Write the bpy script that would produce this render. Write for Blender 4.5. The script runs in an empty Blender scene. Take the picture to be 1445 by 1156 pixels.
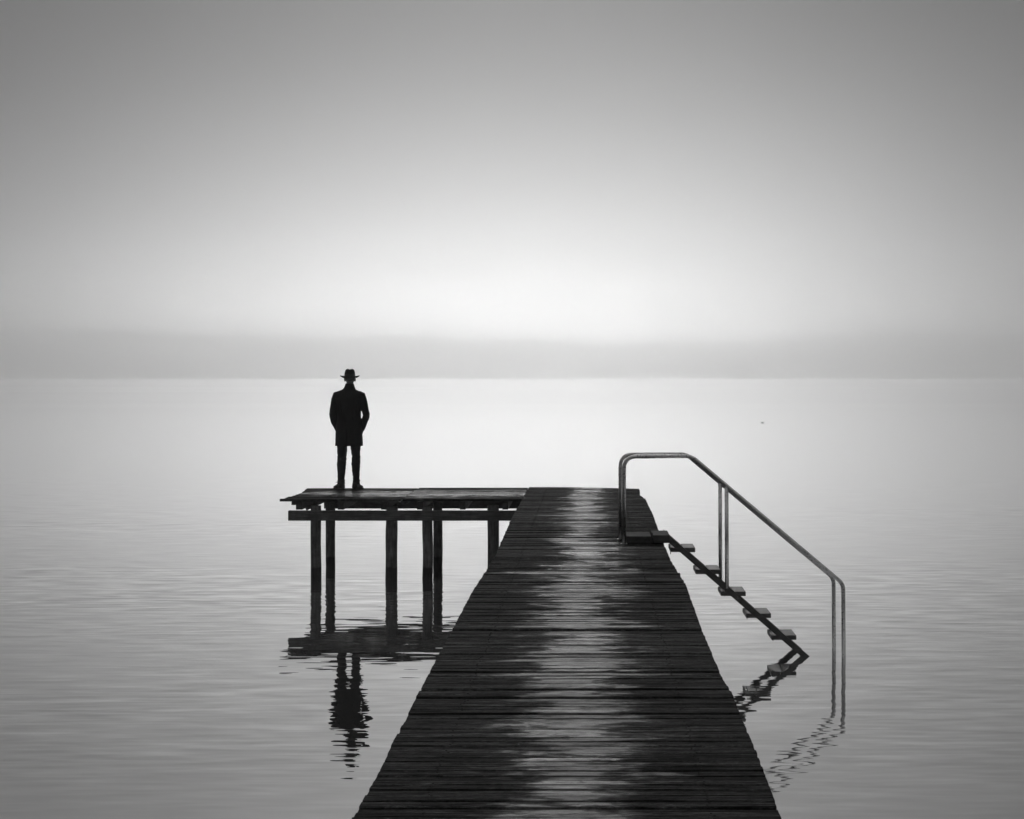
import bpy, bmesh, math, random
import numpy as np
from mathutils import Vector, Matrix, noise

scene = bpy.context.scene
COL = scene.collection
R = math.radians
rng = random.Random(7)

# ------------------------------------------------------------------ camera
FPX = 2500.0                      # focal length in photo pixels (photo 1445 wide)
CAM_Z = 2.87                      # above the water; the deck is at 1.15
DECK = 1.15
cam_d = bpy.data.cameras.new("camera")
cam = bpy.data.objects.new("camera", cam_d)
COL.objects.link(cam)
cam.location = (0, 0, CAM_Z)
cam.rotation_euler = (R(90), 0, 0)
cam_d.sensor_width = 36
cam_d.lens = FPX / 1445 * 36
cam_d.shift_x = -109.5 / 1445
cam_d.shift_y = -46.0 / 1445
cam_d.clip_start = 0.1
cam_d.clip_end = 40000
scene.camera = cam

# ------------------------------------------------------------------ exposure
vs = scene.view_settings
vs.view_transform = 'Standard'
vs.look = 'None'
vs.exposure = 0.0
vs.gamma = 1.0
vs.use_curve_mapping = False
scene.cycles.use_denoising = True
scene.cycles.max_bounces = 36
scene.cycles.volume_bounces = 28
scene.cycles.sample_clamp_indirect = 0.0

# ------------------------------------------------------------------ node helper
class NT:
    def __init__(self, tree):
        self.t = tree
        tree.nodes.clear()
    def n(self, kind, **kw):
        nd = self.t.nodes.new(kind)
        for k, v in kw.items():
            setattr(nd, k, v)
        return nd
    def set(self, sock, v):
        if hasattr(v, 'is_output') or isinstance(v, bpy.types.NodeSocket):
            self.t.links.new(v, sock)
        else:
            sock.default_value = v
    def m(self, op, a, b=None, c=None, clamp=False):
        nd = self.n('ShaderNodeMath', operation=op)
        nd.use_clamp = clamp
        for i, v in enumerate((a, b, c)):
            if v is not None:
                self.set(nd.inputs[i], v)
        return nd.outputs[0]
    def noise(self, vec, scale, detail=2.0, rough=0.5, dist=0.0):
        nd = self.n('ShaderNodeTexNoise')
        self.set(nd.inputs['Vector'], vec)
        nd.inputs['Scale'].default_value = scale
        nd.inputs['Detail'].default_value = detail
        nd.inputs['Roughness'].default_value = rough
        nd.inputs['Distortion'].default_value = dist
        return nd.outputs[0]
    def mapping(self, vec, loc=(0, 0, 0), rot=(0, 0, 0), sc=(1, 1, 1)):
        nd = self.n('ShaderNodeMapping')
        self.set(nd.inputs['Vector'], vec)
        nd.inputs['Location'].default_value = loc
        nd.inputs['Rotation'].default_value = rot
        nd.inputs['Scale'].default_value = sc
        return nd.outputs[0]
    def rng(self, v, a, b, c, d, smooth=False):
        nd = self.n('ShaderNodeMapRange')
        if smooth:
            nd.interpolation_type = 'SMOOTHSTEP'
        self.set(nd.inputs[0], v)
        for i, x in enumerate((a, b, c, d)):
            self.set(nd.inputs[i + 1], x)
        return nd.outputs[0]
    def grey(self, v):
        nd = self.n('ShaderNodeCombineColor')
        for i in range(3):
            self.set(nd.inputs[i], v)
        return nd.outputs[0]
    def link(self, a, b):
        self.t.links.new(a, b)

# ------------------------------------------------------------------ world: fog-veiled sky, brightest where the sun stands behind it
SUN_EL, SUN_AZ = 28, -2.6
GLOW = dict(az0=-1.3, az1=-4.0, el0=1.6, sa=14.0, se=7.5, amp=0.67, base=0.03, sb=12.0, sh=1.45, amp2=22, amb=0.36)
world = bpy.data.worlds.new("World")
scene.world = world
world.use_nodes = True
w = NT(world.node_tree)
tc = w.n('ShaderNodeTexCoord')
sep = w.n('ShaderNodeSeparateXYZ')
w.link(tc.outputs['Generated'], sep.inputs[0])
el = w.m('MULTIPLY', w.m('ARCSINE', sep.outputs[2]), 57.29578)
az = w.m('MULTIPLY', w.m('ARCTAN2', sep.outputs[0], sep.outputs[1]), 57.29578)
da = w.m('DIVIDE', w.m('SUBTRACT', az, GLOW['az0']), GLOW['sa'])
de = w.m('DIVIDE', w.m('SUBTRACT', el, GLOW['el0']), GLOW['se'])
r2 = w.m('ADD', w.m('MULTIPLY', da, da), w.m('MULTIPLY', de, de))
g = w.m('POWER', 2.718281828, w.m('MULTIPLY', r2, -1.0))
db = w.m('DIVIDE', w.m('SUBTRACT', az, GLOW['az1']), GLOW['sb'])
dh = w.m('DIVIDE', el, GLOW['sh'])
g2 = w.m('POWER', 2.718281828, w.m('MULTIPLY', w.m('ADD', w.m('MULTIPLY', db, db), w.m('MULTIPLY', dh, dh)), -1.0))
veil = w.m('ADD', w.m('ADD', w.m('MULTIPLY', g, GLOW['amp']), w.m('MULTIPLY', g2, GLOW['amp2'])), GLOW['base'])
ang = w.m('SQRT', w.m('ADD', w.m('POWER', w.m('SUBTRACT', az, GLOW['az0']), 2.0), w.m('POWER', el, 2.0)))
veil = w.m('ADD', veil, w.m('MULTIPLY', w.rng(ang, 20.0, 48.0, 0.0, GLOW['amb'], True), w.rng(el, 5.0, 35.0, 0.22, 1.0, True)))
sky = w.n('ShaderNodeTexSky', sky_type='NISHITA')
sky.sun_disc = False
sky.sun_elevation = R(SUN_EL)
sky.sun_rotation = R(SUN_AZ)
sky.air_density = 1.0
sky.dust_density = 4.0
bw = w.n('ShaderNodeRGBToBW')
w.link(sky.outputs[0], bw.inputs[0])
tot = w.m('ADD', w.m('MULTIPLY', veil, 10.0), w.m('MULTIPLY', w.m('MINIMUM', bw.outputs[0], 8.0), 0.06))
bg = w.n('ShaderNodeBackground')
w.link(w.grey(tot), bg.inputs['Color'])
bg.inputs['Strength'].default_value = 0.1
wo = w.n('ShaderNodeOutputWorld')
w.link(bg.outputs[0], wo.inputs['Surface'])

sun_d = bpy.data.lights.new("sun", 'SUN')
sun_d.energy = 0.55
sun_d.angle = R(12)
sun_d.color = (1, 0.99, 0.98)
sun = bpy.data.objects.new("sun", sun_d)
COL.objects.link(sun)
sdir = Vector((math.sin(R(SUN_AZ)) * math.cos(R(SUN_EL)), math.cos(R(SUN_AZ)) * math.cos(R(SUN_EL)), math.sin(R(SUN_EL))))
sun.rotation_euler = sdir.to_track_quat('Z', 'Y').to_euler()
sun.location = (0, 10, 30)

# ------------------------------------------------------------------ object helpers
def obj(name, mesh, mat=None, parent=None, smooth=False):
    if isinstance(mesh, bmesh.types.BMesh):
        me = bpy.data.meshes.new(name)
        bmesh.ops.recalc_face_normals(mesh, faces=mesh.faces)
        mesh.to_mesh(me)
        mesh.free()
    else:
        me = mesh
        me.name = name
    if smooth:
        me.polygons.foreach_set('use_smooth', [True] * len(me.polygons))
    o = bpy.data.objects.new(name, me)
    COL.objects.link(o)
    if mat:
        me.materials.clear()
        me.materials.append(mat)
    if parent:
        o.parent = parent
        o.matrix_parent_inverse = parent.matrix_world.inverted()
    return o

def thing(name, label, cat, loc, group=None):
    o = bpy.data.objects.new(name, None)
    COL.objects.link(o)
    o.location = loc
    o.empty_display_size = 0.2
    o['label'] = label
    o['category'] = cat
    if group:
        o['group'] = group
    bpy.context.view_layer.update()
    return o

def tag(o, label=None, cat=None, group=None, kind=None):
    if label: o['label'] = label
    if cat: o['category'] = cat
    if group: o['group'] = group
    if kind: o['kind'] = kind
    return o

def box(bm, x0, x1, y0, y1, z0, z1, bev=0.0, mat=None):
    r = bmesh.ops.create_cube(bm, size=1.0)
    vs_ = r['verts']
    for v in vs_:
        v.co = Vector(((x0 + x1) / 2 + v.co.x * (x1 - x0), (y0 + y1) / 2 + v.co.y * (y1 - y0), (z0 + z1) / 2 + v.co.z * (z1 - z0)))
    if bev:
        es = list({e for v in vs_ for e in v.link_edges})
        rr = bmesh.ops.bevel(bm, geom=es, offset=bev, segments=1, affect='EDGES')
        vs_ = list({v for f in rr['faces'] for v in f.verts} | {v for v in vs_ if v.is_valid})
    if mat is not None:
        for v in vs_:
            v.co = mat @ v.co
    return vs_

def prism_xz(bm, pts, y0, y1):
    a = [bm.verts.new((x, y0, z)) for x, z in pts]
    b = [bm.verts.new((x, y1, z)) for x, z in pts]
    n = len(pts)
    bm.faces.new(a); bm.faces.new(b[::-1])
    for i in range(n):
        bm.faces.new((a[i], b[i], b[(i + 1) % n], a[(i + 1) % n]))

def ring_loft(bm, rings, cap=True):
    """rings: list of lists of Vectors, equal count"""
    vr = [[bm.verts.new(p) for p in r] for r in rings]
    n = len(vr[0])
    for a, b in zip(vr, vr[1:]):
        for i in range(n):
            bm.faces.new((a[i], a[(i + 1) % n], b[(i + 1) % n], b[i]))
    if cap:
        bm.faces.new(vr[0][::-1])
        bm.faces.new(vr[-1])
    return vr

def ell(cx, cy, z, rx, ry, n=28, p=2.0, ph=0.0):
    out = []
    for i in range(n):
        t = 2 * math.pi * i / n + ph
        c, s = math.cos(t), math.sin(t)
        out.append(Vector((cx + rx * math.copysign(abs(c) ** (2 / p), c), cy + ry * math.copysign(abs(s) ** (2 / p), s), z)))
    return out

def sweep(bm, pts, radii, n=12, up=Vector((0, 1, 0))):
    """round tube through pts"""
    rings = []
    if not hasattr(radii, '__len__'):
        radii = [radii] * len(pts)
    N = len(pts)
    for i, p in enumerate(pts):
        t = (pts[min(i + 1, N - 1)] - pts[max(i - 1, 0)]).normalized()
        a = up - t * up.dot(t)
        if a.length < 1e-4:
            a = Vector((1, 0, 0)) - t * t.x
        a.normalize()
        b = t.cross(a)
        rings.append([p + (a * math.cos(2 * math.pi * k / n) + b * math.sin(2 * math.pi * k / n)) * radii[i] for k in range(n)])
    ring_loft(bm, rings)

def fillet(pts, rad, n=8):
    out = [pts[0]]
    for i in range(1, len(pts) - 1):
        p = pts[i]
        a = (pts[i - 1] - p); b = (pts[i + 1] - p)
        ang = a.angle(b)
        d = min(rad[i] / math.tan(ang / 2), a.length * .49, b.length * .49)
        p0 = p + a.normalized() * d
        p1 = p + b.normalized() * d
        for k in range(n + 1):
            t = k / n
            out.append(p0 * (1 - t) ** 2 + p * 2 * t * (1 - t) + p1 * t * t)
    out.append(pts[-1])
    return out

def baked(bm, voxel=0.008, smooth=4):
    """union of closed shapes as one continuous surface"""
    me = bpy.data.meshes.new("tmp")
    bmesh.ops.recalc_face_normals(bm, faces=bm.faces)
    bm.to_mesh(me); bm.free()
    o = bpy.data.objects.new("tmp", me)
    COL.objects.link(o)
    m = o.modifiers.new("r", 'REMESH'); m.mode = 'VOXEL'; m.voxel_size = voxel
    if smooth:
        s = o.modifiers.new("s", 'SMOOTH'); s.iterations = smooth; s.factor = 0.5
    dg = bpy.context.evaluated_depsgraph_get()
    out = bpy.data.meshes.new_from_object(o.evaluated_get(dg))
    bpy.data.objects.remove(o)
    return out

# ------------------------------------------------------------------ materials
def mat_new(name):
    m = bpy.data.materials.new(name)
    m.use_nodes = True
    return m, NT(m.node_tree)

def principled(nt, **kw):
    p = nt.n('ShaderNodeBsdfPrincipled')
    for k, v in kw.items():
        nt.set(p.inputs[k.replace('_', ' ')], v)
    o = nt.n('ShaderNodeOutputMaterial')
    nt.link(p.outputs[0], o.inputs['Surface'])
    return p

def geo_pos(nt):
    return nt.n('ShaderNodeNewGeometry').outputs['Position']

def bump(nt, h, dist, strength=1.0):
    b = nt.n('ShaderNodeBump')
    b.inputs['Strength'].default_value = strength
    b.inputs['Distance'].default_value = dist
    nt.set(b.inputs['Height'], h)
    return b.outputs[0]

def mat_water():
    m, t = mat_new("lake_water")
    pos = geo_pos(t)
    s = t.n('ShaderNodeSeparateXYZ'); t.link(pos, s.inputs[0])
    # wind lanes: calm and ruffled stretches, long in x
    lane = t.noise(t.mapping(pos, sc=(0.0011, 0.012, 1)), 1.0, 2.0, 0.5)
    lane2 = t.noise(t.mapping(pos, loc=(3, 7, 0), rot=(0, 0, R(-14)), sc=(0.05, 0.16, 1)), 1.0, 2.0, 0.5)
    ruff = t.m('ADD', t.rng(lane, 0.35, 0.7, 0.55, 1.5, True), t.rng(lane2, 0.3, 0.7, -0.35, 0.5, True))
    # slopes: short ripples with long crests plus slow swell
    p1 = t.mapping(pos, rot=(0, 0, R(-16)), sc=(1.0, 5.2, 1))
    p2 = t.mapping(pos, loc=(13, 5, 0), rot=(0, 0, R(-10)), sc=(2.2, 11.0, 1))
    p3 = t.mapping(pos, loc=(3, 25, 0), rot=(0, 0, R(-24)), sc=(0.13, 0.6, 1))
    n1 = t.m('SUBTRACT', t.noise(p1, 1.0, 2.0, 0.55), 0.5)
    n2 = t.m('SUBTRACT', t.noise(p2, 1.0, 1.0, 0.5), 0.5)
    n3 = t.m('SUBTRACT', t.noise(p3, 1.0, 1.0, 0.5), 0.5)
    sy = t.m('ADD', t.m('ADD', t.m('MULTIPLY', n1, 0.095), t.m('MULTIPLY', n2, 0.065)), t.m('MULTIPLY', n3, 0.010))
    sy = t.m('MULTIPLY', sy, t.rng(s.outputs[1], 18.0, 62.0, 1.0, 0.10, True))
    q1 = t.mapping(pos, loc=(40, 3, 0), rot=(0, 0, R(-12)), sc=(1.6, 5.0, 1))
    sx = t.m('MULTIPLY', t.m('SUBTRACT', t.noise(q1, 1.0, 1.0, 0.5), 0.5), 0.060)
    # out on the open lake the breeze ruffles the surface: steeper wavelets, the faces turned shorewards are the ones seen
    far = t.rng(s.outputs[1], 38.0, 230.0, 0.0, 1.0, True)
    chop = t.noise(t.mapping(pos, loc=(9, 2, 0), sc=(0.10, 0.5, 1)), 1.0, 2.0, 0.6)
    face = t.m('MULTIPLY', far, t.m('MULTIPLY', t.rng(chop, 0.2, 0.8, 0.023, 0.031), t.rng(lane, 0.35, 0.7, 0.75, 1.15, True)))
    cx = t.n('ShaderNodeCombineXYZ')
    t.link(t.m('MULTIPLY', sx, ruff), cx.inputs[0])
    t.link(t.m('SUBTRACT', t.m('MULTIPLY', sy, ruff), face), cx.inputs[1])
    cx.inputs[2].default_value = 1.0
    nv = t.n('ShaderNodeVectorMath', operation='NORMALIZE')
    t.link(cx.outputs[0], nv.inputs[0])
    gl = t.n('ShaderNodeBsdfGlossy')
    gl.inputs['Roughness'].default_value = 0.0
    gl.inputs['Color'].default_value = (0.97, 0.97, 0.97, 1)
    t.link(nv.outputs[0], gl.inputs['Normal'])
    df = t.n('ShaderNodeBsdfDiffuse')
    df.inputs['Color'].default_value = (0.35, 0.35, 0.35, 1)
    mx = t.n('ShaderNodeMixShader')
    mx.inputs[0].default_value = 0.965
    t.link(df.outputs[0], mx.inputs[1]); t.link(gl.outputs[0], mx.inputs[2])
    o = t.n('ShaderNodeOutputMaterial'); t.link(mx.outputs[0], o.inputs['Surface'])
    return m

def mat_deck(name, wet_axis):
    """weathered dark boards, grain along X, with a worn wet strip down the middle"""
    m, t = mat_new(name)
    pos = geo_pos(t)
    s = t.n('ShaderNodeSeparateXYZ'); t.link(pos, s.inputs[0])
    at = t.n('ShaderNodeAttribute'); at.attribute_name = 'board'
    rnd = at.outputs['Fac']
    off = t.n('ShaderNodeCombineXYZ')
    t.link(t.m('MULTIPLY', rnd, 37.0), off.inputs[0]); t.link(t.m('MULTIPLY', rnd, 11.0), off.inputs[2])
    pv = t.n('ShaderNodeVectorMath', operation='ADD')
    t.link(pos, pv.inputs[0]); t.link(off.outputs[0], pv.inputs[1])
    pv = pv.outputs[0]
    grain = t.noise(t.mapping(pv, sc=(3.5, 150, 60)), 1.0, 4.0, 0.65, 0.2)
    fine = t.noise(t.mapping(pv, sc=(14, 340, 120)), 1.0, 3.0, 0.65)
    blot = t.noise(t.mapping(pv, sc=(6, 16, 5)), 1.0, 4.0, 0.65)
    ridge = t.noise(t.mapping(pv, sc=(0.8, 70, 30)), 1.0, 2.0, 0.5)
    if wet_axis == 'X':
        wob = t.noise(t.mapping(pos, sc=(0.0, 0.5, 0)), 1.0, 3.0, 0.6)
        wob2 = t.noise(t.mapping(pos, loc=(0, 9, 0), sc=(0.0, 1.1, 0)), 1.0, 3.0, 0.6)
        c = t.m('ADD', s.outputs[0], t.rng(wob, 0.25, 0.75, -0.05, 0.20))
        d = t.m('DIVIDE', t.m('ABSOLUTE', c), t.rng(wob2, 0.3, 0.7, 0.25, 0.52))
        side = t.m('MULTIPLY', t.rng(t.m('ABSOLUTE', t.m('SUBTRACT', s.outputs[0], 0.38)), 0.05, 0.25, 0.30, 0.0, True), t.rng(t.m('ABSOLUTE', t.m('SUBTRACT', s.outputs[1], 15.5)), 1.5, 4.0, 1.0, 0.0, True))
        d = t.m('SUBTRACT', d, side)
    else:
        d = t.m('DIVIDE', t.m('ABSOLUTE', t.m('SUBTRACT', s.outputs[1], 26.25)), 1.05)
        d = t.m('ADD', d, t.rng(s.outputs[0], -3.7, -4.3, 0.0, 0.6))
    rag = t.noise(t.mapping(pv, sc=(4.5, 13, 1)), 1.0, 7.0, 0.72)
    rag2 = t.noise(t.mapping(pos, loc=(5, 0, 0), sc=(2.2, 3.0, 1)), 1.0, 4.0, 0.65)
    e = t.m('ADD', t.m('SUBTRACT', 0.47, d), t.m('ADD', t.m('MULTIPLY', t.m('SUBTRACT', rag, 0.5), 3.0), t.m('MULTIPLY', t.m('SUBTRACT', rag2, 0.5), 2.6)))
    e = t.m('ADD', e, t.rng(rnd, 0, 1, -0.10, 0.10))
    e = t.m('ADD', e, t.m('MULTIPLY', t.m('GREATER_THAN', rnd, 0.965), 0.55))
    wet = t.rng(e, 0.0, 0.06, 0.0, 1.0, True)
    wet = t.m('MULTIPLY', wet, t.rng(t.m('FRACT', t.m('MULTIPLY', rnd, 7.31)), 0.0, 1.0, 0.35, 1.0))
    soft = t.rng(e, -0.45, 0.15, 0.0, 1.0, True)
    wet = t.m('MULTIPLY', wet, t.m('MULTIPLY', t.rng(fine, 0.30, 0.52, t.rng(s.outputs[1], 8.0, 18.0, 0.12, 0.45), 1.0), t.rng(blot, 0.38, 0.52, t.rng(s.outputs[1], 8.0, 18.0, 0.2, 0.5), 1.0)))
    colr = t.m('MULTIPLY', t.rng(grain, 0.28, 0.72, 0.003, 0.036), t.rng(rnd, 0, 1, 0.6, 1.35))
    speck = t.noise(t.mapping(pv, loc=(2, 2, 2), sc=(38, 90, 40)), 1.0, 4.0, 0.7)
    colr = t.m('MULTIPLY', colr, t.m('MULTIPLY', t.rng(fine, 0.3, 0.7, 0.35, 1.8), t.rng(speck, 0.3, 0.7, 0.3, 1.9)))
    colr = t.m('MULTIPLY', colr, t.rng(ridge, 0.36, 0.62, 0.35, 1.45))
    colr = t.m('ADD', colr, t.m('MULTIPLY', soft, 0.026))
    colr = t.m('MULTIPLY', colr, t.rng(blot, 0.3, 0.7, 0.45, 1.4))
    # knots and nail heads
    vo = t.n('ShaderNodeTexVoronoi'); t.link(t.mapping(pv, sc=(4.2, 11, 0.01)), vo.inputs['Vector']); vo.inputs['Scale'].default_value = 1.0
    sc_ = t.n('ShaderNodeSeparateColor'); t.link(vo.outputs['Color'], sc_.inputs[0])
    knot = t.m('MULTIPLY', t.rng(vo.outputs['Distance'], 0.07, 0.11, 1.0, 0.0, True), t.m('GREATER_THAN', sc_.outputs[0], 0.62))
    colr = t.m('MULTIPLY', colr, t.m('SUBTRACT', 1.0, t.m('MULTIPLY', knot, 0.8)))
    rough = t.m('SUBTRACT', t.rng(grain, 0.3, 0.7, 0.66, 0.5), t.m('MULTIPLY', wet, 0.20))
    spec = t.m('ADD', t.m('MULTIPLY', wet, 0.22), t.m('ADD', t.m('MULTIPLY', t.rng(grain, 0.4, 0.75, 0.0, 1.0), 0.02), t.m('MULTIPLY', soft, 0.03)))
    h = t.m('ADD', t.m('MULTIPLY', grain, 1.2), t.m('ADD', t.m('MULTIPLY', fine, 0.5), t.m('ADD', t.m('MULTIPLY', speck, 0.6), t.m('ADD', t.m('MULTIPLY', blot, 0.9), t.m('MULTIPLY', ridge, 1.0)))))
    hs = t.m('MULTIPLY', h, t.rng(wet, 0, 1, 1.0, 0.5))
    principled(t, Base_Color=t.grey(colr), Roughness=rough, Specular_IOR_Level=spec, Normal=bump(t, hs, 0.005, 0.8),
               Coat_Weight=t.m('MULTIPLY', t.m('MULTIPLY', wet, t.m('SUBTRACT', 1.0, knot)), t.rng(s.outputs[1], 6.0, 15.0, 0.20, 1.0)), Coat_Roughness=0.09, Coat_IOR=1.6, Coat_Normal=bump(t, t.m('ADD', speck, t.m('MULTIPLY', blot, 2.0)), 0.003, 0.3))
    return m

def mat_timber(name, axis, lo, hi, wet_line=False, rough=0.7, spec=0.15):
    m, t = mat_new(name)
    pos = geo_pos(t)
    sc = {'X': (4, 60, 60), 'Y': (60, 4, 60), 'Z': (45, 45, 4)}[axis]
    gr = t.noise(t.mapping(pos, sc=sc), 1.0, 4.0, 0.6, 0.4)
    bl = t.noise(pos, 7.0, 4.0, 0.6)
    c = t.m('MULTIPLY', t.rng(gr, 0.25, 0.75, lo, hi), t.rng(bl, 0.3, 0.7, 0.55, 1.35))
    rg = rough
    if wet_line:
        s = t.n('ShaderNodeSeparateXYZ'); t.link(pos, s.inputs[0])
        zz = t.m('ADD', s.outputs[2], t.m('MULTIPLY', t.m('SUBTRACT', bl, 0.5), 0.09))
        c = t.m('MULTIPLY', c, t.rng(zz, 0.15, 0.19, 0.3, 1.0, True))
    principled(t, Base_Color=t.grey(c), Roughness=rg, Specular_IOR_Level=spec, Normal=bump(t, t.m('ADD', gr, bl), 0.006, 0.8))
    return m

def mat_steel():
    m, t = mat_new("brushed_steel")
    pos = geo_pos(t)
    n1 = t.noise(pos, 9.0, 4.0, 0.6)
    n2 = t.noise(pos, 60.0, 3.0, 0.6)
    principled(t, Base_Color=t.grey(t.rng(n1, 0.3, 0.7, 0.32, 0.44)), Metallic=1.0, Roughness=t.rng(n2, 0.3, 0.7, 0.24, 0.36))
    return m

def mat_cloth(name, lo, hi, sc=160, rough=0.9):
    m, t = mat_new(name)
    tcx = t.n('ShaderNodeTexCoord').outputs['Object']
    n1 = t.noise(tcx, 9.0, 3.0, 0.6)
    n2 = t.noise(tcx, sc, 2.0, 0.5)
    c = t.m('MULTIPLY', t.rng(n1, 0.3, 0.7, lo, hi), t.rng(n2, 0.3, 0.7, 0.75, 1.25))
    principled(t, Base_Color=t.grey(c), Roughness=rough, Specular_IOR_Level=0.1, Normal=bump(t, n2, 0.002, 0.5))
    return m

def mat_land(name, lo, hi, scale):
    m, t = mat_new(name)
    pos = geo_pos(t)
    n1 = t.noise(t.mapping(pos, sc=(1, 1, 1.5)), scale, 5.0, 0.6)
    principled(t, Base_Color=t.grey(t.rng(n1, 0.35, 0.65, lo, hi)), Roughness=0.95, Specular_IOR_Level=0.1)
    return m

M_WATER = mat_water()
M_DECK = mat_deck("wet_boards", 'X')
M_PLAT = mat_deck("wet_platform_boards", 'Y')
M_PILE = mat_timber("pile_timber", 'Z', 0.022, 0.085, wet_line=True)
M_BEAM = mat_timber("beam_timber", 'X', 0.018, 0.06)
M_JOIST = mat_timber("joist_timber", 'Y', 0.015, 0.05)
M_TREAD = mat_timber("tread_timber", 'X', 0.035, 0.09, rough=0.5)
M_NAIL = mat_land('rusty_nail', 0.01, 0.03, 40.0)
M_STEEL = mat_steel()
M_STRINGER = mat_timber("painted_stringer", 'X', 0.03, 0.05, rough=0.5)
M_PLATE = mat_timber("landing_plate", 'X', 0.022, 0.045, rough=0.75, spec=0.05)
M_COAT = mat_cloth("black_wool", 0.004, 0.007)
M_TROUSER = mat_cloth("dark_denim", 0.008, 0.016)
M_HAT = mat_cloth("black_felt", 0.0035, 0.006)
M_BAND = mat_cloth("hat_ribbon", 0.006, 0.010, rough=0.6)
M_SKIN = mat_cloth("skin_grey", 0.05, 0.075, 30, 0.6)
M_HAIR = mat_cloth("dark_hair", 0.012, 0.03, 90)
M_SHOE = mat_cloth("worn_leather", 0.008, 0.035, 40, 0.5)
M_SOLE = mat_cloth("rubber_sole", 0.02, 0.04, 40, 0.7)
M_HILL = mat_land("hill_land", 0.05, 0.16, 0.004)
M_WOOD = mat_land("far_wood", 0.03, 0.10, 0.012)
M_HOUSE = mat_land("pale_render", 0.7, 0.8, 0.2)
M_ROOF = mat_land("roof_tiles", 0.10, 0.16, 0.3)
M_FEATHER = mat_cloth("grey_feathers", 0.5, 0.7, 60)

# ------------------------------------------------------------------ water
bm = bmesh.new()
vsq = [bm.verts.new(p) for p in ((-8200, -150, 0), (8200, -150, 0), (8200, 10400, 0), (-8200, 10400, 0))]
bm.faces.new(vsq)
water = tag(obj('water', bm, M_WATER), kind='structure')

# ------------------------------------------------------------------ far shore
RIDGE = [(-1400, 462), (-700, 455), (-250, 462), (0, 459), (60, 461), (110, 459), (150, 462), (200, 466), (280, 470), (400, 471), (480, 473), (560, 473), (640, 474),
         (740, 476), (800, 481), (860, 483), (960, 480), (1040, 479), (1120, 477), (1200, 472), (1280, 468), (1330, 467), (1445, 470), (1700, 468), (2300, 476), (3100, 470)]
Y_RIDGE = 9300.0
SHORE = 7800.0
def ridge_h(X, Y=Y_RIDGE):
    px = 832 + X * FPX / Y_RIDGE
    for (a, ya), (b, yb) in zip(RIDGE, RIDGE[1:]):
        if a <= px <= b:
            tt = (px - a) / (b - a)
            tt = tt * tt * (3 - 2 * tt)
            y = ya + (yb - ya) * tt
            return (532 - y) / FPX * Y_RIDGE
    return 212.0
def shore_y(X):
    return SHORE + 160 * noise.noise((X * 0.0006, 3.1, 0)) + 50 * noise.noise((X * 0.0025, 1.1, 0))
def land(X, u):
    """u 0 at the shore, 1 at the ridge, >1 behind"""
    h = ridge_h(X) - 9
    y0 = shore_y(X)
    Y = y0 + (Y_RIDGE - y0) * u
    prof = (0.06 * min(u / 0.12, 1) + 0.94 * (max(0, u - 0.06) / 0.94) ** 1.25) if u <= 1 else 1 - 0.9 * (u - 1)
    z = h * prof + (16 * noise.noise((X * 0.0025, Y * 0.0025, 5)) * min(1, u * 4) * (1 if u < .85 else max(0, (1 - u) / .15)))
    return Vector((X, Y, max(z, 0.4 if u > 0 else -1.5)))
bm = bmesh.new()
nx, nu = 170, 24
grid = []
for i in range(nx + 1):
    X = -6900 + 13800 * i / nx
    grid.append([bm.verts.new(land(X, 1.18 * j / nu)) for j in range(nu + 1)])
for i in range(nx):
    for j in range(nu):
        bm.faces.new((grid[i][j], grid[i + 1][j], grid[i + 1][j + 1], grid[i][j + 1]))
hills = tag(obj('hills', bm, M_HILL, smooth=True), kind='structure')

def crown_mesh(name, spots, mat):
    base = bmesh.new()
    bmesh.ops.create_icosphere(base, subdivisions=1, radius=1.0)
    bv = np.array([v.co[:] for v in base.verts]); bf = np.array([[v.index for v in f.verts] for f in base.faces])
    base.free()
    rs = np.random.RandomState(3)
    V, F = [], []
    for k, (p, r, h) in enumerate(spots):
        vv = bv * (1 + 0.25 * rs.randn(len(bv), 1).clip(-1, 1)) * np.array([r, r, h / 2]) + np.array([p[0], p[1], p[2] + h / 2 - 1])
        V.append(vv); F.append(bf + k * len(bv))
    V = np.concatenate(V); F = np.concatenate(F)
    me = bpy.data.meshes.new(name)
    me.vertices.add(len(V)); me.vertices.foreach_set('co', V.ravel())
    me.loops.add(len(F) * 3); me.loops.foreach_set('vertex_index', F.ravel())
    me.polygons.add(len(F)); me.polygons.foreach_set('loop_start', np.arange(len(F)) * 3)
    me.polygons.foreach_set('loop_total', np.full(len(F), 3))
    me.update(); me.validate()
    return obj(name, me, mat)

spots = []
r_ = random.Random(11)
for k in range(3600):                                  # along the shore and over the slope, in woods
    X = r_.uniform(-4700, 4100)
    u = r_.choice((r_.uniform(0.01, 0.1), r_.uniform(0.03, 1.0), r_.uniform(0.90, 1.0)))
    if noise.noise((X * 0.0014, u * 4.0, 9)) < -0.12 and 0.1 < u < 0.93:
        continue
    h = r_.uniform(9, 20) if u < 0.9 else r_.uniform(5, 11)
    spots.append((land(X, u), r_.uniform(6, 17), h))
tag(crown_mesh('distant_woodland', spots, M_WOOD), kind='stuff')

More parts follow.
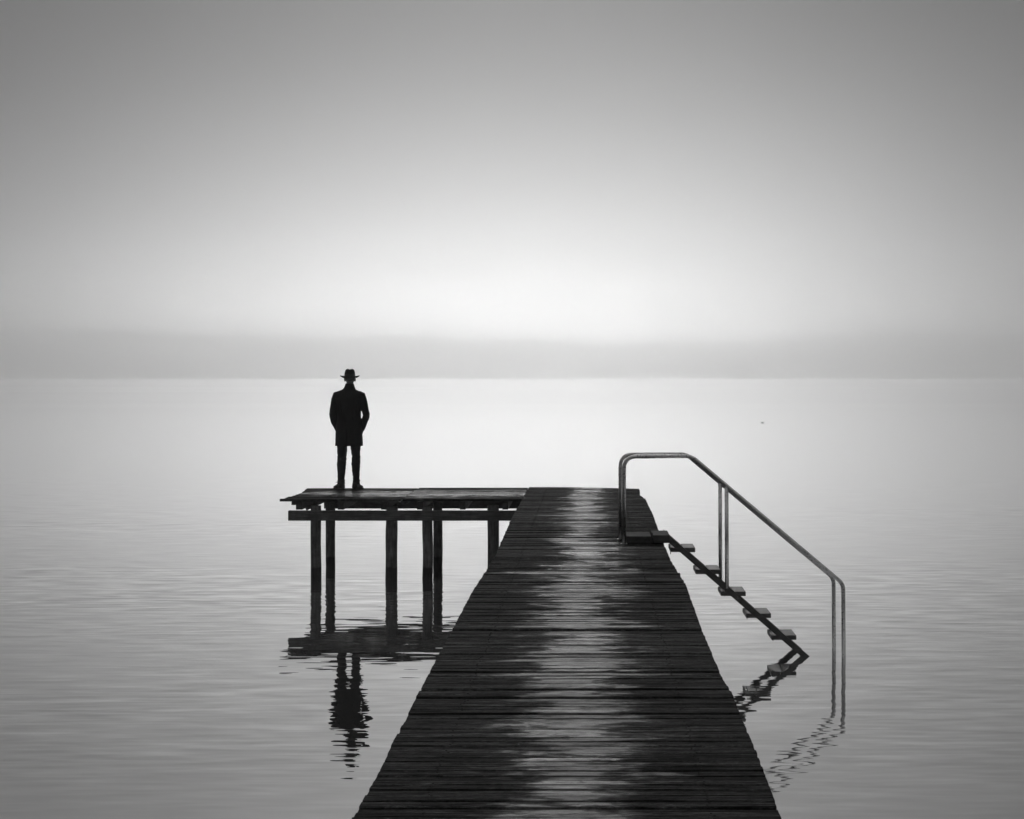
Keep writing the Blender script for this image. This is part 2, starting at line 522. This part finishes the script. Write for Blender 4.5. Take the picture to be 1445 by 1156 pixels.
def house(px, py, Y_guess_u, wid, dep, hei, label, rz=0.0):
    """pale far-off house standing on the slope"""
    # find the point on the slope seen there
    u = Y_guess_u
    X = (px - 832) / FPX * (SHORE + (Y_RIDGE - SHORE) * u)
    p = land(X, u)
    t = thing('house', label, 'house', p, 'pale houses on the far shore')
    rot = Matrix.Translation(p) @ Matrix.Rotation(rz, 4, 'Z')
    b = bmesh.new()
    box(b, -wid / 2, wid / 2, -dep / 2, dep / 2, -4, hei)
    for v in b.verts: v.co = rot @ v.co
    obj('wall', b, M_HOUSE, t)
    b = bmesh.new()
    e = 0.6
    pts = [(-dep / 2 - e, hei + 0.02), (dep / 2 + e, hei + 0.02), (0, hei + dep * 0.42)]
    a = [b.verts.new((-wid / 2 - e, y, z)) for y, z in pts]; c = [b.verts.new((wid / 2 + e, y, z)) for y, z in pts]
    b.faces.new(a); b.faces.new(c[::-1])
    for i in range(3):
        b.faces.new((a[i], c[i], c[(i + 1) % 3], a[(i + 1) % 3]))
    for v in b.verts: v.co = rot @ v.co
    obj('roof', b, M_ROOF, t)
house(150, 507, 0.50, 26, 13, 12, 'large pale house partway up the far hillside on the left', 0.2)
house(207, 526, 0.06, 16, 10, 8, 'pale waterside house on the far shore, left of the man', -0.1)
house(82, 514, 0.40, 14, 10, 9, 'small pale house on the slope near the far left edge', 0.3)
house(728, 488, 0.88, 24, 12, 9, 'long pale house high on the hazy ridge right of the man', 0.0)
house(1030, 525, 0.06, 14, 10, 8, 'small pale waterside house on the far shore above the handrail', 0.1)

# ------------------------------------------------------------------ boards
def board_layer(bm):
    return bm.verts.layers.float.get('board') or bm.verts.layers.float.new('board')

def plank(bm, xs, y0, y1, zt, thick, val, tilt=0.0, skew=0.0, seedv=0.0, sag=None):
    """one board running along X with chamfered top edges and slight unevenness"""
    lay = board_layer(bm)
    cf = 0.006
    rings = []
    n = len(xs)
    for i, x in enumerate(xs):
        u = (x - xs[0]) / (xs[-1] - xs[0]) - 0.5
        dy = skew * u + 0.0025 * noise.noise((x * 1.7, seedv, 0))
        dz = 0.003 * noise.noise((x * 1.1, seedv, 4)) + (sag(x) if sag else 0)
        hw = (y1 - y0) / 2
        k = tilt
        sec = [(y0, zt - thick), (y0, zt - cf - k * hw), (y0 + cf, zt - k * hw), (y1 - cf, zt + k * hw), (y1, zt - cf + k * hw), (y1, zt - thick)]
        rings.append([Vector((x, a + dy, b + dz)) for a, b in sec])
    vr = ring_loft(bm, rings)
    for r in vr:
        for v in r:
            v[lay] = val

# ------------------------------------------------------------------ pier
pier = thing('pier', 'long dark plank walkway with a wet strip, running straight out over the lake', 'pier', (-0.085, 12, DECK))
bm = bmesh.new()
pr = random.Random(5)
y = -4.0
FAR = 27.74
nails = []
k = 0
XL = [(-10, -0.93), (6.9, -0.925), (7.8, -0.915), (8.2, -0.925), (10, -0.93), (14, -0.94), (17, -0.905), (19, -0.925), (22, -0.95), (27, -0.945), (28, -0.94)]
XR = [(-10, 0.75), (6.9, 0.748), (8.2, 0.765), (9.6, 0.772), (10.2, 0.755), (12, 0.765), (13, 0.775), (14.6, 0.795), (15.6, 0.78), (16.5, 0.76), (19, 0.765), (22, 0.79), (25, 0.79), (26, 0.735), (27, 0.765), (28, 0.775)]
def lerp(tab, v):
    for (a, x), (b, z) in zip(tab, tab[1:]):
        if a <= v <= b:
            return x + (z - x) * (v - a) / (b - a)
    return tab[-1][1]
while y < FAR:
    wdt = pr.choice((0.072, 0.078, 0.084, 0.088, 0.094, 0.102))
    gap = pr.uniform(0.0015, 0.006)
    if pr.random() < 0.10:
        gap += 0.007
    if 7.6 < y < 7.74:
        gap = 0.028
    if y + wdt > FAR: break
    ym = y + wdt / 2
    jit = 0.0013 if pr.random() < 0.93 else 0.006
    xl = lerp(XL, ym) + pr.gauss(0, jit)
    xr = lerp(XR, ym) + pr.gauss(0, jit)
    zt = DECK + pr.gauss(0, 0.0035) + 0.012 * noise.noise((0, ym * 0.35, 2))
    tl = pr.gauss(0, 0.013)
    xs = [xl + (xr - xl) * i / 9 for i in range(10)]
    endsag = (lambda x, f=max(0, (ym - 24) / 4): -0.03 * f * max(0, x + 0.2)) 
    plank(bm, xs, y, y + wdt, zt, 0.036, pr.random(), tl, pr.gauss(0, 0.006), k * 1.37, endsag)
    if ym > 5.5:
        for bx in (-0.66, 0.48):
            for oy in (0.28, 0.72):
                if pr.random() < 0.85:
                    nails.append((bx + pr.gauss(0, 0.008), y + wdt * oy + pr.gauss(0, 0.003), zt + 0.003 * noise.noise((bx * 1.1, k * 1.37, 4)) + 0.001))
    y += wdt + gap
    k += 1
obj('deck', bm, M_DECK, pier)
bm = bmesh.new()
for (nxx, ny, nz) in nails:
    ring_loft(bm, [ell(nxx, ny, nz - 0.001, 0.0052, 0.0052, 6), ell(nxx, ny, nz + 0.0012, 0.0045, 0.0045, 6)])
tag(obj('nails', bm, M_NAIL, pier), kind='stuff')
for sx in (-0.66, 0.48):
    bm = bmesh.new()
    box(bm, sx - 0.05, sx + 0.05, -4.0, 27.6, DECK - 0.20, DECK - 0.055, 0.006)
    obj('beam', bm, M_JOIST, pier)

def pile(parent, X, Y, r, ztop, lean=(0, 0), seed=0, sq=2.6, zbot=-1.0):
    bm = bmesh.new()
    rings = []
    n = 16
    for i in range(19):
        z = zbot + (ztop - zbot) * i / 18
        t = (z - 0) / 1.2
        rr = r * (1.0 + 0.05 * noise.noise((seed * 3.3, z * 2.3, 1)))
        cx = X + lean[0] * t + 0.012 * noise.noise((seed, z * 1.5, 7))
        cy = Y + lean[1] * t
        ring = ell(cx, cy, z, rr, rr, n, sq)
        for q, v in enumerate(ring):
            d = 1 + 0.045 * noise.noise((q * 0.9 + seed * 5, z * 3, 3)) 
            v.x = cx + (v.x - cx) * d; v.y = cy + (v.y - cy) * d
        rings.append(ring)
    ring_loft(bm, rings)
    return obj('pile', bm, M_PILE, parent, smooth=True)

for j, yy in enumerate((2.0, 6.5, 11.0, 15.5, 20.0, 24.2)):
    for sx in (-0.62, 0.45):
        pile(pier, sx, yy, 0.08, DECK - 0.21, seed=20 + j + sx)
    bm = bmesh.new()
    box(bm, -0.78, 0.61, yy + 0.09, yy + 0.17, DECK - 0.345, DECK - 0.203, 0.005)
    obj('crossbeam', bm, M_BEAM, pier)

# ------------------------------------------------------------------ side platform
plat = thing('platform', 'low side platform of dark planks on round piles, left of the pier', 'platform', (-2.65, 26.3, DECK))
PX0, PXS, PX1 = -4.38, -2.66, -0.96
PY0, PY1 = 25.08, 27.56
pr = random.Random(9)
def left_edge(yv):
    t = (yv - PY0) / (PY1 - PY0)
    return PX0 + 0.085 * math.sin(math.pi * min(1, t * 1.05)) - 0.01 + pr.gauss(0, 0.006)
for (pa, pb, skz) in ((None, PXS - 0.011, 0.0), (PXS + 0.011, PX1, 0.004)):
    bm = bmesh.new()
    y = PY0; k = 0
    while y < PY1 - 0.05:
        wdt = pr.choice((0.09, 0.098, 0.105))
        a = left_edge(y + wdt / 2) if pa is None else pa + pr.gauss(0, 0.004)
        b = pb + pr.gauss(0, 0.003)
        xs = [a + (b - a) * i / 9 for i in range(10)]
        plank(bm, xs, y, y + wdt, DECK - 0.012 + skz + pr.gauss(0, 0.003), 0.034, pr.random(), pr.gauss(0, 0.009), pr.gauss(0, 0.004), 50 + k * 1.37 + (0 if pa is None else 33))
        y += wdt + pr.uniform(0.003, 0.009); k += 1
    obj('deck_panel', bm, M_PLAT, plat)
ZB1 = CAM_Z - 1.885            # top of the carrying beams
ZB0 = CAM_Z - 2.025
bm = bmesh.new(); box(bm, -4.245, -0.85, 24.93, 25.03, ZB0, ZB1, 0.006); obj('beam', bm, M_BEAM, plat)
bm = bmesh.new(); box(bm, -4.02, -0.85, 26.80, 26.90, CAM_Z - 1.992, ZB1 + 0.02, 0.006); obj('beam', bm, M_BEAM, plat)
for px0, px1 in ((418, 427), (477, 485.5), (538, 546), (588.5, 597), (649, 657), (709, 717)):
    a = (px0 - 832) / 99.4; b = (px1 - 832) / 99.4
    bm = bmesh.new(); box(bm, a, b, 25.12, 27.50, ZB1 + 0.002, DECK - 0.052, 0.004)
    obj('joist', bm, M_JOIST, plat)
bm = bmesh.new(); box(bm, -4.235, -4.18, 25.16, 27.45, DECK - 0.100, DECK - 0.052, 0.003); obj('edge_batten', bm, M_JOIST, plat)
bm = bmesh.new(); box(bm, PXS - 0.05, PXS + 0.05, 25.088, 27.48, DECK - 0.090, DECK - 0.054, 0.003); box(bm, PXS - 0.009, PXS + 0.009, 25.084, 27.46, DECK - 0.0541, DECK - 0.028); obj('seam_light_block', bm, M_JOIST, plat)  # added strip and filler, keep the sky from glinting through the panel seam
# loose brace sagging between the joists at the left end
bm = bmesh.new()
mt = Matrix.Translation((-3.93, 25.75, ZB1 + 0.055)) @ Matrix.Rotation(R(-25), 4, 'Y')
box(bm, -0.21, 0.21, -0.04, 0.04, -0.026, 0.030, 0.004, mt); obj('brace', bm, M_JOIST, plat)
S1, S2 = 99.4, 94.0
for (px, sc, wpx, ln, top) in ((445.6, S1, 14.3, (-0.005, 0), CAM_Z - 1.83), (465.6, S2, 13.2, (-0.004, 0), ZB1 - .002), (552, S1, 16.4, (0.006, 0), CAM_Z - 1.84),
                               (603, S1, 14.6, (0.0, 0), CAM_Z - 1.84), (616.5, S2, 12.8, (0.006, 0), ZB1 - .002), (696.2, S1, 16.4, (0, 0), CAM_Z - 1.82)):
    Yp = FPX / sc + (0.02 if sc == S1 else 0.06)
    pile(plat, (px - 832) / sc, Yp, wpx / sc / 2, top, ln, seed=px, sq=3.0)

# ------------------------------------------------------------------ bathing stairs
S_N, S_F = 137.5, 133.7
YN, YF = FPX / S_N, FPX / S_F
st = thing('bathing_stairs', 'bathing stairs with twin steel handrails going down from the pier into the lake', 'stairs', (0.8, (YN + YF) / 2, DECK))
TR = 0.0205
def rail(Yr, dx, base, mid_foot):
    Z = lambda zb: CAM_Z - zb
    P = [Vector((0.353 + dx, Yr, Z(1.722))), Vector((0.353 + dx, Yr, Z(0.818))), Vector((1.045 + dx, Yr, Z(0.814))),
         Vector((2.603 + dx, Yr, Z(2.125))), Vector((2.612 + dx, Yr, Z(3.6)))]
    pts = fillet(P, [0, 0.135, 0.17, 0.14, 0], 9)
    b = bmesh.new(); sweep(b, pts, TR, 14)
    h = obj('handrail', b, M_STEEL, st, smooth=True)
    b = bmesh.new()
    xm = 1.409 + dx
    zr = Z(0.814 + (xm - 1.045 - dx) * (2.125 - 0.814) / (2.603 - 1.045))
    sweep(b, [Vector((xm - 0.004, Yr, zr - 0.004)), Vector((xm, Yr, Z(mid_foot)))], 0.0200, 14)
    obj('support_post', b, M_STEEL, h, smooth=True)
    b = bmesh.new()
    sweep(b, [Vector((0.353 + dx, Yr, DECK + 0.004)), Vector((0.353 + dx, Yr, DECK + 0.012))], 0.038, 14)
    obj('base_flange', b, M_STEEL, h)
    return h
rail(YN, 0.0, 1.72, 2.17)
rail(YF, -0.028, 1.72, 2.17)
# stringers: flat bars down to and under the water
def stringer(y0, y1, dx):
    b = bmesh.new()
    up = lambda X: CAM_Z - (1.612 + (X - 0.80) * 0.862)
    X0, X1 = 0.80, 2.40
    prism_xz(b, [(X0 + dx, up(X0)), (X1 + dx, up(X1)), (X1 + dx - 0.055, up(X1) - 0.03), (X0 + dx + 0.012, up(X0) - 0.088)], y0, y1)
    obj('stringer', b, M_STRINGER, st)
stringer(YN + 0.0, YN + 0.045, 0)
stringer(YF - 0.02, YF + 0.025, -0.02)
tr = random.Random(2)
for kk in range(5):
    X0 = 0.831 + 0.26 * kk
    zt = CAM_Z - (1.757 + 0.2258 * kk)
    b = bmesh.new()
    yb0, yb1 = YN + 0.048, YF - 0.023
    for q in range(2):
        xa = X0 + q * 0.131
        rot = Matrix.Translation((X0 + 0.13, 0, zt)) @ Matrix.Rotation(R(tr.uniform(-0.5, 0.5)), 4, 'Y') @ Matrix.Translation((-X0 - 0.13, 0, -zt))
        box(b, xa, xa + 0.126, yb0, yb1, zt - 0.047, zt, 0.004, rot)
    td = obj('tread', b, M_TREAD, st)
    b = bmesh.new()
    for q in range(1):                                  # wisps of weed hanging from the wet end
        xw, yw = X0 + tr.uniform(0.0, 0.05), tr.uniform(yb0 + .02, yb0 + .2)
        ln = tr.uniform(0.008, 0.03)
        sweep(b, [Vector((xw, yw, zt - 0.045)), Vector((xw + tr.uniform(-.004, .004), yw, zt - 0.047 - ln * .6)), Vector((xw + tr.uniform(-.006, .006), yw, zt - 0.047 - ln))], [.004, .005, .0015], 6)
    obj('weed', b, M_PILE, td)
# landing block on the deck
zt0, zt1 = DECK + 0.004, CAM_Z - 1.636
bm = bmesh.new(); box(bm, 0.378, 0.632, YN - 0.01, YF + 0.02, zt0 + 0.004, zt1, 0.004); obj('landing_plank', bm, M_PLATE, st)
bm = bmesh.new(); box(bm, 0.650, 0.822, YN - 0.018, YF + 0.03, zt0 + 0.012, zt1 + 0.012, 0.004); obj('landing_plate', bm, M_PLATE, st)
for yb in (YN + 0.06, YF - 0.06):
    bm = bmesh.new(); sweep(bm, [Vector((0.641, yb, zt0)), Vector((0.641, yb, zt1 + 0.035))], 0.009, 8); obj('bolt', bm, M_STRINGER, st)

# ------------------------------------------------------------------ the man
MX, MY = -3.685, 27.15
GZ = DECK - 0.008
man = thing('person', 'man in black hat and dark coat, hands in pockets, standing on the platform', 'person', (MX, MY, GZ))
def at(x, y, z): return Vector((MX + x, MY + y, GZ + z))
def loft_m(b, secs, n=28):
    """secs: (x, y, z, rx, ry[, p])"""
    ring_loft(b, [[Vector((MX + v.x, MY + v.y, GZ + v.z)) for v in ell(s[0], s[1], s[2], s[3], s[4], n, s[5] if len(s) > 5 else 2.0)] for s in secs])
def limb(b, pts, n=16):
    sweep(b, [at(*p[:3]) for p in pts], [p[3] for p in pts], n, up=Vector((0, 1, 0.05)))
def ball(b, c, r, sc=(1, 1, 1), rot=None):
    rr = bmesh.ops.create_icosphere(b, subdivisions=3, radius=1.0)
    for v in rr['verts']:
        q = Vector((v.co.x * sc[0] * r, v.co.y * sc[1] * r, v.co.z * sc[2] * r))
        if rot: q = rot @ q
        v.co = at(*c) + q

# body: one continuous surface with head, ears, nose, arms, hands in the pockets, legs
b = bmesh.new()
loft_m(b, [(0, 0, 0.84, .12, .09), (0, 0, 0.92, .155, .10), (0, 0, 1.05, .14, .09), (-.004, 0, 1.2, .15, .10), (-.006, 0, 1.36, .165, .105), (-.006, 0, 1.45, .15, .085), (-.002, 0, 1.50, .07, .06)])
limb(b, [(0, -.01, 1.46, .06), (.004, 0, 1.54, .056), (.01, .008, 1.62, .054), (.01, .015, 1.70, .054)])
ball(b, (.01, .025, 1.725), 1, (.074, .095, .115))
ball(b, (.01, .055, 1.655), 1, (.05, .06, .05))
ball(b, (.01, .122, 1.70), 1, (.014, .02, .025))
ball(b, (.01, .112, 1.655), 1, (.025, .012, .008))
ball(b, (.01, .105, 1.745), 1, (.06, .018, .012))
for s_ in (-1, 1):
    ball(b, (.01 + s_ * .079, .01, 1.690), 1, (.012, .022, .036))
    ex = .268 if s_ > 0 else .246
    limb(b, [(s_ * .16, 0, 1.45, .05), (s_ * .215, -.02, 1.3, .044), (s_ * ex, -.045, 1.15, .038), (s_ * .225, .02, 1.04, .034), (s_ * .185, .085, .94, .028)])
    ball(b, (s_ * .178, .105, .885), 1, (.018, .036, .046))
    for f_, (dy, dz, ln) in enumerate(((-.028, -.03, .062), (-.010, -.038, .075), (.010, -.038, .08), (.028, -.03, .07))):
        limb(b, [(s_ * .178, .105 + dy, .885 + dz, .010), (s_ * .172, .108 + dy * 1.05, .885 + dz - ln * .5, .009), (s_ * .160, .112 + dy, .885 + dz - ln, .008)], 8)
    limb(b, [(s_ * .172, .13, .90, .012), (s_ * .165, .155, .875, .011), (s_ * .160, .165, .85, .009)], 8)
    hx = -.105 if s_ < 0 else .098
    limb(b, [(hx * .9, 0, .90, .085), (hx, 0, .70, .07), (hx * 1.05, .01, .50, .05), (hx * 1.07, -.015, .36, .052), (hx * 1.1, -.005, .12, .035), (hx * 1.1, .0, .05, .036)])
    limb(b, [(hx * 1.1, -.03, .045, .034), (hx * 1.1 + s_ * .01, .09, .04, .036), (hx * 1.1 + s_ * .02, .17, .03, .025)])
body = obj('body', baked(b, 0.007, 3), M_SKIN, man, smooth=True)

b = bmesh.new()
ball(b, (.01, .014, 1.728), 1, (.0775, .098, .088))
hair = obj('hair', b, M_HAIR, man, smooth=True)
# keep the face and nape below the hairline clear
bmh = bmesh.new(); bmh.from_mesh(hair.data)
bmesh.ops.delete(bmh, geom=[v for v in bmh.verts if (v.co.z - GZ) < 1.655 or ((v.co.y - MY) > .05 and (v.co.z - GZ) < 1.75)], context='VERTS')
bmh.to_mesh(hair.data); bmh.free()

# coat: torso, skirt and sleeves
b = bmesh.new()
loft_m(b, [(-.003, .0, .672, .212, .155, 2.6), (-.003, 0, .75, .209, .15, 2.5), (-.003, 0, .88, .203, .145, 2.4), (-.002, 0, .98, .197, .138, 2.4), (-.002, 0, 1.10, .183, .128, 2.4),
           (-.003, -.003, 1.20, .186, .130, 2.4), (-.006, -.005, 1.32, .198, .136, 2.5), (-.008, -.006, 1.41, .208, .130, 2.6), (-.008, -.006, 1.468, .208, .112, 2.6), (-.007, -.004, 1.503, .178, .092, 2.3),
           (-.002, -.002, 1.535, .105, .078), (0, 0, 1.56, .08, .072)], 40)
for s_ in (-1, 1):
    ex = .270 if s_ > 0 else .244
    k_ = 1.0 if s_ > 0 else .97
    limb(b, [(s_ * .140, -.004, 1.478, .045), (s_ * .184, -.006, 1.452, .066), (s_ * .207, -.012, 1.37, .066), (s_ * .235 * k_, -.03, 1.26, .060), (s_ * ex, -.052, 1.155, .056), (s_ * (ex - .008), -.035, 1.11, .055),
             (s_ * .224, .02, 1.03, .053), (s_ * .196, .07, .955, .050), (s_ * .178, .10, .91, .045)], 18)
    # pocket flap thickness at the hip
    ball(b, (s_ * .182, .07, .90), 1, (.030, .055, .06))
# fold ridges down the back and the vent
for (x0, x1, z0, z1, d) in ((-.075, -.05, .70, 1.18, .008), (.085, .055, .72, 1.2, .008), (-.10, -.125, 1.12, 1.42, .010), (.11, .12, 1.1, 1.42, .010)):
    sweep(b, [at(x0, -.138, z0), at((x0 + x1) / 2, -.130, (z0 + z1) / 2), at(x1, -.126, z1)], [.006, .014, .006], 8)
coat_me = baked(b, 0.0075, 3)
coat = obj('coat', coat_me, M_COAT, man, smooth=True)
# centre vent: press a groove and a hem notch
nrm = [v.normal.copy() for v in coat.data.vertices]
for v, vn in zip(coat.data.vertices, nrm):
    x = v.co.x - MX; z = v.co.z - GZ; yb = v.co.y - MY
    if yb < -.05 and z < .95:
        v.co.y += .014 * math.exp(-((x + .008) / .007) ** 2) * min(1, (.95 - z) / .1)
    f = .006 * noise.noise((x * 9, yb * 9, z * 5)) + .003 * noise.noise((x * 25, yb * 25, z * 12))
    v.co += vn * f
b = bmesh.new()
n_ = 30
cols = []
for (z, rx, ry, ty) in ((1.515, .100, .084, -.002), (1.55, .090, .080, 0), (1.59, .074, .072, .004), (1.625, .062, .066, .008)):
    cols.append([at(.006 + v.x, ty + v.y, z - .03 * max(0, v.y / ry) ** 2) for v in ell(0, 0, 0, rx, ry, n_)])
inner = [[at(.006, .0, 0) + (p - at(.006, .0, 0)) * 1.0 for p in r] for r in cols]
for r in inner:
    cxy = sum(r, Vector()) / len(r)
    for p in r:
        d = p - cxy; d.z = 0
        p -= d.normalized() * .010
rings = cols + inner[::-1]
ring_loft(b, rings + [rings[0]], cap=False)
bmesh.ops.remove_doubles(b, verts=b.verts, dist=1e-5)
obj('collar', b, M_COAT, coat, smooth=True)

# trousers
b = bmesh.new()
loft_m(b, [(0, 0, .80, .165, .11), (0, 0, .90, .17, .115), (0, 0, 1.0, .155, .105)])
for s_, xs_ in ((-1, (-.095, -.108, -.113, -.116, -.121)), (1, (.088, .098, .103, .105, .108))):
    k = .94 if s_ > 0 else 1.0
    limb(b, [(xs_[0], 0, .86, .092), (xs_[1], 0, .70, .079), (xs_[1], .006, .60, .073 * k), (xs_[2], .012, .52, .067 * k), (xs_[2], .008, .47, .069 * k), (xs_[3], -.012, .38, .067 * k), (xs_[3], -.012, .30, .061 * k),
             (xs_[4], -.004, .20, .052 * k), (xs_[4], 0, .155, .049), (xs_[4], .004, .135, .055), (xs_[4], .002, .115, .053), (xs_[4], .002, .098, .058), (xs_[4], 0, .085, .054)], 20)
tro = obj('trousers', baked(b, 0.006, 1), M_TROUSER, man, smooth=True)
nrm = [v.normal.copy() for v in tro.data.vertices]
for v, vn in zip(tro.data.vertices, nrm):
    x = v.co.x - MX; z = v.co.z - GZ; yb = v.co.y - MY
    v.co += vn * .003
    am = .004 + .006 * math.exp(-((z - .48) / .07) ** 2) + .006 * math.exp(-((z - .12) / .06) ** 2)
    v.co += vn * am * noise.noise((x * 14 + (5 if x > 0 else 0), yb * 14, z * 38))

# shoes
for s_, ang, cx in ((-1, 33, -.130), (1, -16, .108)):
    rot = Matrix.Rotation(R(ang), 4, 'Z')
    def sp(x, y, z): 
        q = rot @ Vector((x, y, 0)); return Vector((MX + cx + q.x, MY + q.y, GZ + z))
    b = bmesh.new()
    prof = [(-.085, .034, .012, .085), (-.06, .040, .012, .115), (-.02, .041, .012, .125), (.03, .042, .012, .105), (.08, .047, .012, .082), (.13, .049, .012, .068), (.175, .042, .012, .055), (.20, .024, .014, .040)]
    rings = []
    for (yy, hw, z0, z1) in prof:
        rings.append([sp(hw * math.copysign(abs(math.cos(t)) ** .8, math.cos(t)), yy, z0 + (z1 - z0) * (.5 + .5 * math.sin(t))) for t in [2 * math.pi * q / 16 for q in range(16)]])
    ring_loft(b, rings)
    sh = obj('shoe', b, M_SHOE, man, smooth=True)
    b = bmesh.new()
    outl = [(-.034, -.086), (.034, -.086), (.042, -.05), (.040, .03), (.052, .11), (.046, .18), (.020, .208), (-.020, .208), (-.046, .18), (-.052, .11), (-.040, .03), (-.042, -.05)]
    ring_loft(b, [[sp(x * 1.06, y, .000) for x, y in outl], [sp(x * 1.06, y, .020) for x, y in outl]])
    obj('sole', b, M_SOLE, sh)
    b = bmesh.new()
    for q in range(4):
        yq = .03 + q * .022
        zq = .108 - q * .009
        sweep(b, [sp(-.024, yq, zq - .006), sp(0, yq + .006, zq + .002), sp(.024, yq, zq - .006)], .004, 6)
    if s_ < 0:
        sweep(b, [sp(-.02, .05, .10), sp(-.048, .03, .118), sp(-.072, .02, .112)], .0035, 6)
    obj('lace', b, M_SHOE, sh)

# fedora
b = bmesh.new()
HZ = 1.735
n_ = 48
def hat_ring(rx, ry, z, dent=0.0, pinch=0.0):
    out = []
    for i in range(n_):
        t = 2 * math.pi * i / n_
        x, y = rx * math.cos(t), ry * math.sin(t)
        x *= 1 - pinch * max(0, math.sin(t)) ** 2
        out.append(at(.008 + x, .02 + y, z - dent * math.exp(-(x / .02) ** 2)))
    return out
crown = [hat_ring(.081, .103, HZ - .012), hat_ring(.081, .103, HZ + .02), hat_ring(.0795, .101, HZ + .045, 0, .06), hat_ring(.076, .097, HZ + .07, 0.0, .12), hat_ring(.068, .090, HZ + .092, 0.0, .16), hat_ring(.057, .080, HZ + .107, .003, .18),
         hat_ring(.045, .068, HZ + .114, .008, .18), hat_ring(.032, .052, HZ + .117, .014, .1), hat_ring(.018, .034, HZ + .116, .016, .1), hat_ring(.006, .012, HZ + .114, .014)]
ring_loft(b, crown)
def brim(z0, k):
    out = []
    for i in range(n_):
        t = 2 * math.pi * i / n_
        c, s = math.cos(t), math.sin(t)
        rx = .079 + (.147 - .079) * k; ry = .101 + (.172 - .101) * k
        x, y = rx * c, ry * s
        up = (.012 * abs(c) ** 2.5 - .034 * abs(s) ** 2.2) * k ** 1.2
        out.append(at(.008 + x, .02 + y, HZ + z0 + up))
    return out
bt = [brim(.008 - .004 * k / 6, k / 6) for k in range(7)]
bo = [brim(-.007 + .004 * k / 6, k / 6) for k in range(7)][::-1]
ring_loft(b, bt + bo + [bt[0]], cap=False)
bmesh.ops.remove_doubles(b, verts=b.verts, dist=1e-5)
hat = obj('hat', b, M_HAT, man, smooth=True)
b = bmesh.new()
ring_loft(b, [hat_ring(.0825, .1045, HZ + .004), hat_ring(.0825, .1045, HZ + .034), hat_ring(.079, .101, HZ + .034), hat_ring(.079, .101, HZ + .004), hat_ring(.0825, .1045, HZ + .004)], cap=False)
obj('hat_band', b, M_BAND, hat, smooth=True)

# ------------------------------------------------------------------ water bird far out on the lake
BX, BY = (1076 - 832) / (65.0 / 2.87), FPX / (65.0 / 2.87)
bird = thing('water_bird', 'tiny dark water bird floating far out on the open lake beyond the handrail', 'bird', (BX, BY, 0))
b = bmesh.new()
bs = 0.62
pts = [(-.17, .0, .075, .012), (-.11, 0, .06, .05), (-.03, 0, .045, .075), (.07, 0, .045, .07), (.13, 0, .07, .04), (.15, 0, .13, .028), (.155, 0, .175, .03), (.175, 0, .18, .022), (.21, 0, .172, .008)]
sweep(b, [Vector((BX + p[0] * bs, BY + p[1], p[2] * bs)) for p in pts], [p[3] * bs for p in pts], 12, up=Vector((0, 1, 0)))
obj('body', baked(b, 0.008, 2), M_FEATHER, bird, smooth=True)

# ------------------------------------------------------------------ haze
HAZE = dict(density=0.00053, g=0.97, col=1.0)
m = bpy.data.materials.new("mist")
m.use_nodes = True
t = NT(m.node_tree)
pvn = t.n('ShaderNodeVolumePrincipled')
pvn.inputs['Color'].default_value = (HAZE['col'],) * 3 + (1,)
pvn.inputs['Density'].default_value = HAZE['density']
pvn.inputs['Anisotropy'].default_value = HAZE['g']
mo = t.n('ShaderNodeOutputMaterial')
t.link(pvn.outputs[0], mo.inputs['Volume'])
bm = bmesh.new()
box(bm, -8300, 8300, -200, 12000, -3.0, 330)
tag(obj('haze', bm, m), kind='stuff')
